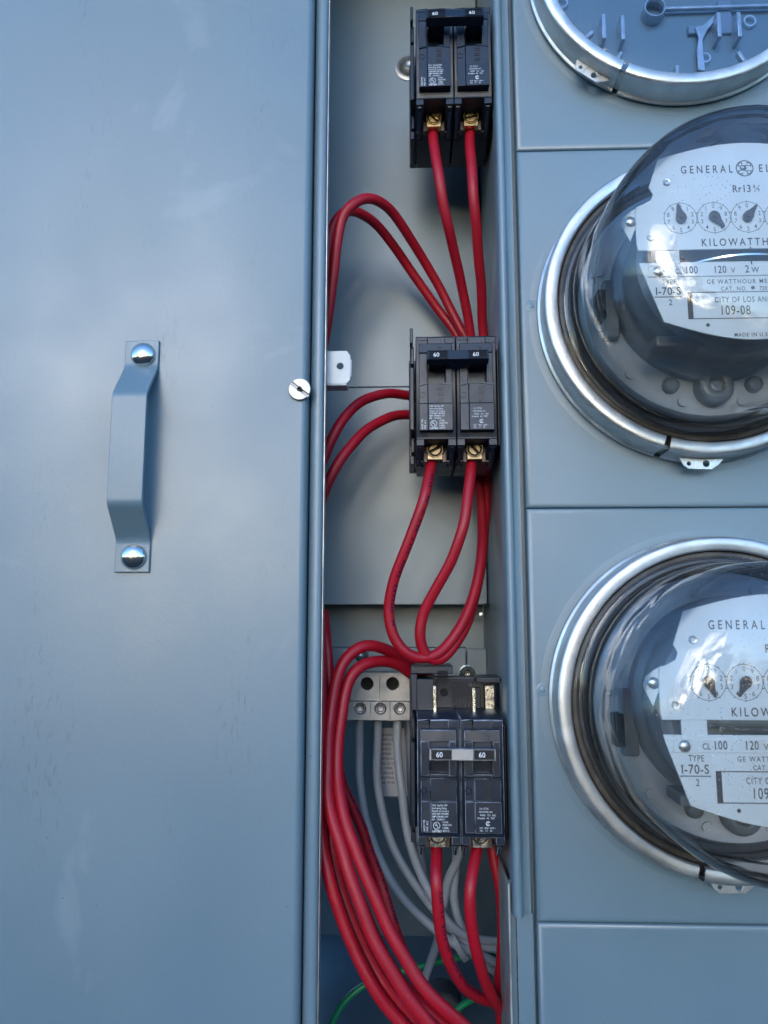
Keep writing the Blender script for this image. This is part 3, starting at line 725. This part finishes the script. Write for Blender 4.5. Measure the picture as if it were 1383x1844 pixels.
    for o in (0, 25.5): side(bm, [(-22.5, -15), (-17.2, -15), (-15.2, 0.5), (-15, 9), (-20.2, 9)], o+8.4, o+18.6)
    st = None
    side(bm, [(-14.7, 6.5), (-14.9, 12.0), (-21.2, 13.2), (-22.6, 6.5)], 6.8, 44.8)
    hd = obj('handle_tie', bm, M_blk2, t, bevel=.35)
    bm = BM()
    for a in (8.2, 32.4): side(bm, [(-15.7, 12.0), (-15.7, 12.28), (-20.3, 13.15), (-20.3, 12.8)], a, a+11.2)
    obj('rating_window', bm, M_dark, hd)
    bm = BM()
    for a in (8.2, 32.4):
        for q_ in ((a-.5, a, -20.8, -15.2), (a+11.2, a+11.7, -20.8, -15.2), (a, a+11.2, -15.7, -15.2), (a, a+11.2, -20.8, -20.3)): side(bm, [(q_[3], 12.9-(q_[3]+20.3)*.19-.5), (q_[3], 12.9-(q_[3]+20.3)*.19+.6), (q_[2], 12.9-(q_[2]+20.3)*.19+.6), (q_[2], 12.9-(q_[2]+20.3)*.19-.5)], q_[0], q_[1])
    obj('window_frame', bm, M_blk2, hd, bevel=.12, seg=1)
    bm = BM()
    text(bm, '60', 10.7, -19.35, lambda z: 13.22-(z+20.3)*.19, 2.7, 1.0, .012); obj('rating_number', bm, M_white, hd, smooth=False)
    bm = BM(); text(bm, '60', 34.9, -19.35, lambda z: 13.22-(z+20.3)*.19, 2.7, 1.0, .012); obj('rating_number', bm, M_white, hd, smooth=False)
    return t
b0 = breaker()
def place(o, x, z, h, label):
    o.location = V(x, z, h)*.001; o['label'] = label
b1 = copy_tree(b0); b2 = copy_tree(b0)
for br, bm_ in ((b0, M_dull), (b2, M_tin)):
    for ch in br.children:
        if ch.name.startswith('lug') and not ch.name.startswith('lug_pocket'):
            for q_ in [ch]+[c for c in ch.children if c.name.startswith('lug_screw')]:
                q_.data = q_.data.copy(); q_.data.materials[0] = bm_
place(b0, 3.6, 177, 0, 'middle double breaker, its four nearby red wires entering from above and below')
place(b1, 5.0, 410.6, 0, 'topmost double breaker with brightly lit brass lug screws')
place(b2, 3.0, -60.2, 0, 'lowest double breaker with scratched case beneath exposed bus stabs')
# turn the screws of the copies a little so no two breakers repeat
for br, da in ((b1, 75), (b2, 30)):
    for ch in br.children:
        if ch.name.startswith('lug.') or ch.name == 'lug':
            for s_ in ch.children:
                if s_.name.startswith('lug_screw'):
                    vs = [Vector(c) for c in s_.bound_box]; c = sum(vs, Vector())/8
                    Mx = Matrix.Translation(c) @ Matrix.Rotation(R(da), 4, 'Y') @ Matrix.Translation(-c)
                    s_.matrix_local = Mx; da += 40

# the lowest breaker is older: pale worn edges
for ch in b2.children:
    if ch.name.startswith(('pole_case', 'top_field', 'label_pad', 'lug_pocket', 'handle_tie')):
        ch.data = ch.data.copy(); ch.data.materials.append(M_wear)
        for md in ch.modifiers: md.material = 1; md.segments = 1
        if ch.name.startswith('handle_tie'): ch.data.materials[0] = mat('silvery_handle', (.06, .075, .10), .22, spec=1.0, var=.1)
# insulating mounting bases the breakers plug onto
def mount(x, z, label, low):
    t = thing('breaker_mount', label, 'bus mount', x, z, -60, 'black breaker mounting bases')
    o = 60
    bm = BM()
    box(bm, -4.4, 52.5, -77, 4 if not low else 20, -6, 0)
    if not low: box(bm, -3.6, -1.6, -2, 8.5, 0, 50)
    for a, b_ in ((-2, -14), (-16, -58), (-60, -70), (-72, -78)): box(bm, -3.0 if a in (-2, -60) else -3.8, -1.0, b_, a, 0, 44 if a > -60 else 30)
    box(bm, 52.2, 53.6, -70, -6, 0, 48)
    obj('mount_body', bm, M_blk, t, bevel=.5)
    return t
mount(5.0, 410.6, 'black mounting base seen as a thin strip left of the topmost breaker', False)
mount(3.6, 177, 'black mounting base seen as a thin strip left of the middle breaker', False)
lm = mount(3.0, -60.2, 'black mounting base with ribs and silver stabs above the lowest breaker', True)
def lp_(px, py, h): x, z, _ = P(px, py, h); return x-3.0, z+60.2
bm = BM()
HH = 20  # local height of the block faces (h = -40)
x0, z1 = lp_(740, 1202, -40); x1, z0 = lp_(816, 1240, -40)
box(bm, x0, x1, z1-4, z1+1, -10, HH); box(bm, x0, x0+4, 0, z1-4, -10, HH)
xa, za = lp_(750, 1222, -40); xb, zb = lp_(781, 1300, -40)
box(bm, xa, xb, 0, za, -10, HH+2)
obj('insulator_block', bm, M_blk, lm, bevel=.5)
bm = BM(); xr0, zr = lp_(786, 1225, -50); xr1, _ = lp_(852, 1225, -50)
box(bm, xr0, xr1, 0, zr, -10, 6)
obj('rib_panel', bm, M_blk2, lm, bevel=.3)
xq, _ = lp_(814, 1225, -50)
rib = None
for i in range(7):
    a = xq+i*(xr1-xq)/7
    if rib is None:
        bm = BM(); box(bm, 0, 1.1, 0, zr-.5, 6, 8.2); rib = obj('rib', bm, M_blk2, lm, bevel=.2); rib.location.x = a*.001
    else:
        c = rib.copy(); col.objects.link(c); c.parent = lm; c.location.x = a*.001
bm = BM(); xh, zh = lp_(800, 1248, -50); lathe(bm, xh, zh, [(2.6, 6.1), (2.4, 6.6), (2.0, 6.6), (1.9, 6.15), (0, 6.12)], 24); obj('round_recess', bm, M_dark, lm)
bm = BM()
for px, py in ((797, 1213), (797, 1226)):
    a, b_ = lp_(px, py, -38); box(bm, a-3.4, a+3.4, b_-1.8, b_+1.8, HH-1, HH+.3)
obj('square_recess', bm, M_dark, lm)
for px, a_, b_, m_ in ((783, 1236, 1302, M_tin), (854, 1240, 1302, M_tin)):
    x, z1 = lp_(px, a_, -30); bm = BM(); box(bm, x-1.0, x+1.0, -2, z1, 0, 27); obj('bus_stab', bm, m_, lm, bevel=.25)
x0, z1 = lp_(874, 1235, -45); x1, _ = lp_(891, 1235, -45); bm = BM(); box(bm, x0, x1, 0, z1, 4, 12); obj('contact_plate', bm, M_tin, lm, bevel=.3)
bm = BM(); xa, za = lp_(858, 1221, -42); xb, _ = lp_(905, 1221, -42); box(bm, xa, xb, za-3, za, -10, HH-2); box(bm, xb-2, xb, 0, za, -10, HH-2); box(bm, xa-2.5, xa+3.2, 0, za-7, -10, 9)
obj('insulator_frame', bm, M_blk, lm, bevel=.4)

# ------------------------------------------------------------------ neutral bar
nb = thing('neutral_bar', 'stained aluminium lug bar with two round holes over three set screws', 'terminal bar', -22, -73, -110)
ox, oz, o_h = -22, -73, -110
X0, Xm, X1, Z0, Zm, Z1 = -46.0, -10, 8, -73.0, -60, -40.2
bm = BM(); h0, h1 = 4, 19
holes = [P(661, 1231, -91)[:2], P(707, 1231, -91)[:2]]
mid = (holes[0][0]+holes[1][0])/2
holed(bm, [(X0+2-ox, Zm-oz), (mid-ox, Zm-oz), (mid-ox, Z1-oz), (X0+3-ox, Z1-oz)], holes[0][0]-ox, holes[0][1]-oz, 4.5, h0, h1, 40)
holed(bm, [(mid-ox, Zm-oz), (X1-ox, Zm-oz), (X1-ox, Z1-oz), (mid-ox, Z1-oz)], holes[1][0]-ox, holes[1][1]-oz, 4.5, h0, h1, 40)
obj('hole_block', bm, M_alu, nb, bevel=.25)
bm = BM(); prism(bm, [(X0+2-ox, Zm-oz), (X1-ox, Zm-oz), (X1-ox, Z1-oz), (X0+3-ox, Z1-oz)], 3, 3.9); obj('hole_back', bm, M_dark, nb)
scx = [P(x_, 1276, -87)[:2] for x_ in (649, 685, 720)]
bm = BM(); mids = [X0, (scx[0][0]+scx[1][0])/2, (scx[1][0]+scx[2][0])/2, X1]
for i in range(3): holed(bm, [(mids[i]-ox, Z0-oz), (mids[i+1]-ox, Z0-oz), (mids[i+1]-ox, Zm-.1-oz), (mids[i]-ox, Zm-.1-oz)], scx[i][0]-ox, scx[i][1]-oz, 4.1, 4, 23, 40)
obj('screw_block', bm, M_alu, nb, bevel=.25)
for x, z in scx:
    bm = BM(); lathe(bm, x-ox, z-oz, [(4.1, 17), (3.9, 22.4), (3.3, 23.2), (2.6, 23.0), (2.2, 20.5), (1.0, 20.2), (0, 20.2)], 32); obj('set_screw', bm, M_alu, nb, ang=50)

# ------------------------------------------------------------------ paper label behind the wires
pl = thing('paper_label', 'white printed paper sticker behind the grey wires, under the lug bar', 'label', -14, -135, -134)
bm = BM(); box(bm, -13.5, 16, 0, 50, 0, .3); sheet = obj('sheet', bm, M_paper, pl)
bm = BM()
for i, s in enumerate(('WARNING', 'TURN OFF', 'POWER TO', 'DEVICE', 'BEFORE', 'SERVICING', 'USE CU OR', 'AL WIRE', 'TORQUE', 'NEUTRAL', 'BAR 50 IN')):
    text(bm, s, -10.5, 44-3.5*i, .4, 1.9, .95, .03)
obj('print', bm, mat('faded_print', (.12, .13, .15), .7), pl, smooth=False)

# ------------------------------------------------------------------ wires
def wire(name, pts, r, m, label, cat='wire', group=None):
    bm = BM(); tube(bm, [P(*p) if p[2] is not None else p[3] for p in pts], r, 16, 10)
    o = obj(name, bm, m, None, ang=80); tag(o, label, cat, group); return o
def marks(o, pts, r, a0, a1, step, right=False):
    bm = BM(); ln = path([P(*p) for p in pts]); line_ = [a.lerp(b, k/6) for a, b in zip(ln, ln[1:]) for k in range(6)]
    dist = 0; nxt = 0; cp = Vector((0, -450, 0))
    for i in range(int(len(line_)*a0), int(len(line_)*a1)-1):
        d = line_[i+1]-line_[i]; dist += d.length
        if dist < nxt: continue
        nxt = dist+step*random.choice((1, 1, 1, 1.3, 2.6)); t = d.normalized(); vw = (cp-line_[i]).normalized(); vw = (vw-t*vw.dot(t)).normalized(); sd_ = t.cross(vw).normalized()
        nrm = (vw*.8+sd_*(.55 if right else -.55)).normalized(); e = nrm.cross(t).normalized()
        c = line_[i]+nrm*(r+.12); w_ = random.uniform(.55, .8)*step; h_ = .95
        for (u0, u1, v0, v1) in random.choice((((0, .42, -1, 1), (.42, 1, .3, 1), (.42, 1, -1, -.3)), ((0, .4, -1, 1), (.65, 1, -1, 1)), ((0, 1, .3, 1), (.3, .72, -1, .3)), ((0, .4, -1, 1), (.4, 1, -.3, .4), (.7, 1, -1, 1)))):
            bm.faces.new([bm.verts.new(c+t*w_*u+e*h_*v-nrm*(.10*abs(v))) for u, v in ((u0, v0), (u1, v0), (u1, v1), (u0, v1))])
    off = o.location*1000
    for v in bm.verts: v.co -= off
    obj('wire_print', bm, M_wireink, o, smooth=False)
M_wireink = mat('wire_ink', (.03, .012, .05), .6, spec=.2)
GR = 'red wires in the gutter'
def red(pts, label, r=3.5, mk=None):
    o = wire('red_wire', pts, r, M_red, label, 'wire', GR)
    if mk: marks(o, pts, r, *mk)
    return o
B = -70
red([(779, 236, -27), (781, 262, -21), (790, 320, -12), (806, 400, -22), (828, 500, -48), (846, 590, -68), (852, 660, -76), (856, 760, -78), (862, 850, -78), (868, 930, -70), (866, 1000, -56), (852, 1075, -46), (822, 1140, -40), (790, 1176, -36), (756, 1186, -33), (728, 1172, -31), (706, 1140, -30), (700, 1090, -28), (712, 1035, -24), (738, 970, -18), (762, 900, -15), (771, 862, -20), (777, 832, -26)], 'red wire from left lug of topmost breaker, looping under middle breaker to its left lug', mk=(.74, .96, 2.4, True))
red([(847, 236, -27), (846, 262, -21), (851, 340, -12), (859, 430, -26), (866, 520, -48), (870, 590, -66), (873, 680, -78), (874, 780, -80), (876, 870, -78), (872, 950, -70), (865, 1020, -58), (846, 1105, -48), (820, 1160, -42), (792, 1188, -38), (768, 1182, -34), (756, 1150, -32), (762, 1110, -30), (784, 1062, -24), (815, 1005, -18), (836, 940, -14), (846, 866, -20), (849, 832, -26)], 'red wire from right lug of topmost breaker, looping under middle breaker to its right lug')
red([(860, 640, -84), (832, 596, -84), (800, 535, -82), (762, 465, -70), (715, 393, -45), (680, 362, -28), (648, 361, -18), (618, 388, -16), (606, 440, -18), (600, 500, -22), (590, 580, -28), (570, 700, -40), (560, 900, -55), (562, 1080, -40), (585, 1150, -45), (596, 1260, -40), (598, 1400, -30), (612, 1520, -14), (642, 1605, -8), (690, 1716, -4), (750, 1800, -4), (840, 1880, -10)], 'red wire arching highest above the middle breaker, then down the left side')
red([(850, 650, -92), (818, 596, -92), (780, 545, -90), (735, 480, -80), (690, 418, -62), (655, 388, -48), (625, 380, -38), (602, 402, -34), (588, 460, -34), (575, 600, -40), (560, 800, -60)], 'red wire arching just beneath the highest arch, above the middle breaker')
red([(800, 722, -92), (740, 713, -80), (700, 708, -66), (660, 718, -54), (628, 742, -44), (600, 785, -38), (575, 850, -40), (560, 950, -50), (564, 1100, -46), (580, 1200, -46), (586, 1320, -40), (590, 1420, -36), (596, 1500, -30), (606, 1570, -26), (630, 1650, -20), (666, 1730, -18), (712, 1800, -16), (780, 1880, -20)], 'red wire curving left from middle breaker, upper of two, then deepest of the bundle')
red([(800, 752, -86), (740, 747, -76), (700, 752, -62), (660, 774, -48), (628, 806, -38), (603, 845, -34), (580, 900, -36), (562, 1000, -50)], 'red wire curving left from middle breaker, lower of two')
red([(800, 1240, -86), (750, 1205, -72), (715, 1180, -58), (680, 1164, -46), (648, 1166, -38), (620, 1190, -34), (603, 1235, -30), (594, 1300, -26), (590, 1380, -20), (592, 1450, -14), (610, 1508, -8), (635, 1590, -2), (672, 1690, 2), (722, 1775, 4), (770, 1840, 2), (820, 1890, 0)], 'red wire in the upper of the two arches left of the lowest breaker', 3.8)
red([(800, 1262, -80), (752, 1222, -70), (718, 1198, -60), (682, 1190, -50), (650, 1199, -42), (628, 1228, -38), (616, 1275, -34), (609, 1340, -28), (608, 1400, -22), (618, 1460, -14), (638, 1520, -8), (664, 1590, -4), (692, 1655, -2), (730, 1728, 0), (780, 1795, 0), (850, 1862, -6)], 'red wire in the lower of the two arches left of the lowest breaker', 3.8)
red([(582, 1100, -40), (592, 1200, -52), (600, 1300, -56), (612, 1400, -58), (634, 1450, -60), (657, 1510, -62), (682, 1580, -62), (706, 1655, -60), (733, 1730, -60), (765, 1790, -60), (810, 1850, -60)], 'dark shaded red wire at the right of the left-hand bundle', mk=(.35, .95, 2.2))
red([(576, 1120, -30), (578, 1250, -26), (574, 1400, -20), (578, 1500, -18), (594, 1585, -14), (622, 1670, -12), (660, 1755, -10), (705, 1822, -10), (760, 1880, -12)], 'red wire at the far left edge of the bundle near the gutter floor', 3.8)
red([(785, 1526, -27), (786, 1548, -21), (787, 1590, -12), (790, 1650, -14), (799, 1705, -20), (818, 1750, -28), (845, 1785, -38), (880, 1802, -52), (915, 1800, -70), (960, 1790, -90)], 'red wire from left lug of lowest breaker, curving down right', mk=(.25, .75, 2.2))
red([(859, 1528, -27), (855, 1552, -21), (847, 1600, -12), (848, 1660, -14), (858, 1715, -20), (874, 1765, -30), (893, 1808, -46), (915, 1830, -66)], 'red wire from right lug of lowest breaker, curving down right')
red([(880, 1480, -60), (890, 1545, -58), (902, 1600, -56), (905, 1670, -56), (904, 1730, -58), (896, 1780, -62), (900, 1812, -70), (905, 1850, -75)], 'shaded red wire hugging the right wall below the lowest breaker')
GG = 'grey wires under the lug bar'
gy = lambda pts, label: wire('grey_wire', pts, 3.0, M_grey, label, 'wire', GG)
gy([(649, 1270, -100), (647, 1320, -104), (648, 1400, -104), (660, 1480, -100), (684, 1550, -98), (720, 1612, -96), (768, 1662, -96), (820, 1700, -98), (870, 1722, -104), (915, 1745, -110), (960, 1760, -120)], 'grey wire from the left set screw of the lug bar')
gy([(685, 1270, -100), (681, 1320, -106), (680, 1400, -108), (693, 1480, -106), (720, 1550, -104), (756, 1606, -102), (800, 1660, -102), (840, 1694, -102), (880, 1706, -108), (950, 1716, -116)], 'grey wire from the middle set screw of the lug bar')
gy([(720, 1270, -100), (716, 1320, -100), (720, 1400, -98), (730, 1480, -96), (748, 1550, -94), (776, 1612, -92), (806, 1662, -94), (845, 1688, -100), (900, 1696, -112), (950, 1700, -118)], 'grey wire from the right set screw of the lug bar')
gy([(734, 1290, -120), (738, 1340, -122), (741, 1420, -124), (750, 1500, -124), (762, 1570, -120), (790, 1640, -116), (830, 1702, -112), (880, 1735, -112), (950, 1760, -118)], 'grey wire hidden behind the left edge of the lowest breaker mount')
gy([(838, 1500, -90), (822, 1550, -92), (806, 1585, -96), (797, 1640, -104), (788, 1690, -112), (776, 1730, -118), (764, 1765, -124), (752, 1800, -130)], 'grey wire slanting down left behind the left lug wire')
gy([(824, 1500, -100), (820, 1560, -100), (817, 1610, -100), (825, 1655, -100), (842, 1690, -104), (880, 1740, -110), (930, 1775, -120)], 'grey wire between the two lug wires of the lowest breaker')
wire('green_wire', [(580, 1880, -110), (598, 1842, -112), (615, 1810, -114), (645, 1782, -116), (690, 1758, -120), (740, 1745, -124), (790, 1732, -128), (845, 1722, -132), (900, 1720, -140)], 2.3, M_green, 'green ground wire crossing behind the red bundle near the floor', 'wire', 'green ground wires')
wire('green_wire', [(780, 1860, -100), (806, 1832, -104), (835, 1808, -108), (870, 1790, -114), (930, 1770, -124)], 2.3, M_green, 'green ground wire at lower right between the red wires', 'wire', 'green ground wires')
# cable tie
bm = BM(); c = P(827, 1706, -96); lathe(bm, 0, 0, [(9.5, -2.0), (10, -2.0), (10, 2.0), (9.5, 2.0), (9.5, -2.0)], 28)
tie = obj('cable_tie', bm, M_tie, None); tie.scale = (1, 1, .55)
tie.rotation_euler = (R(90), R(58), 0); tie.location = V(c[0], c[1], -101)*.001
tag(tie, 'clear nylon tie round the grey wires below the lowest breaker', 'cable tie')
# black conduit bushing with screw at the floor
cb = thing('conduit_bushing', 'black round bushing with silver screw at the gutter floor, behind red wires', 'bushing', *P(795, 1800, -150))
bm = BM(); lathe(bm, 0, 0, [(15, 0), (15, 22), (13.5, 24), (11, 24), (10.6, 5), (0, 5)], 40); obj('bushing_ring', bm, M_base, cb)
bm = BM(); dome(bm, 9, -2, 24, 3.4, 2.4, 20); obj('bushing_screw', bm, M_chrome, cb)
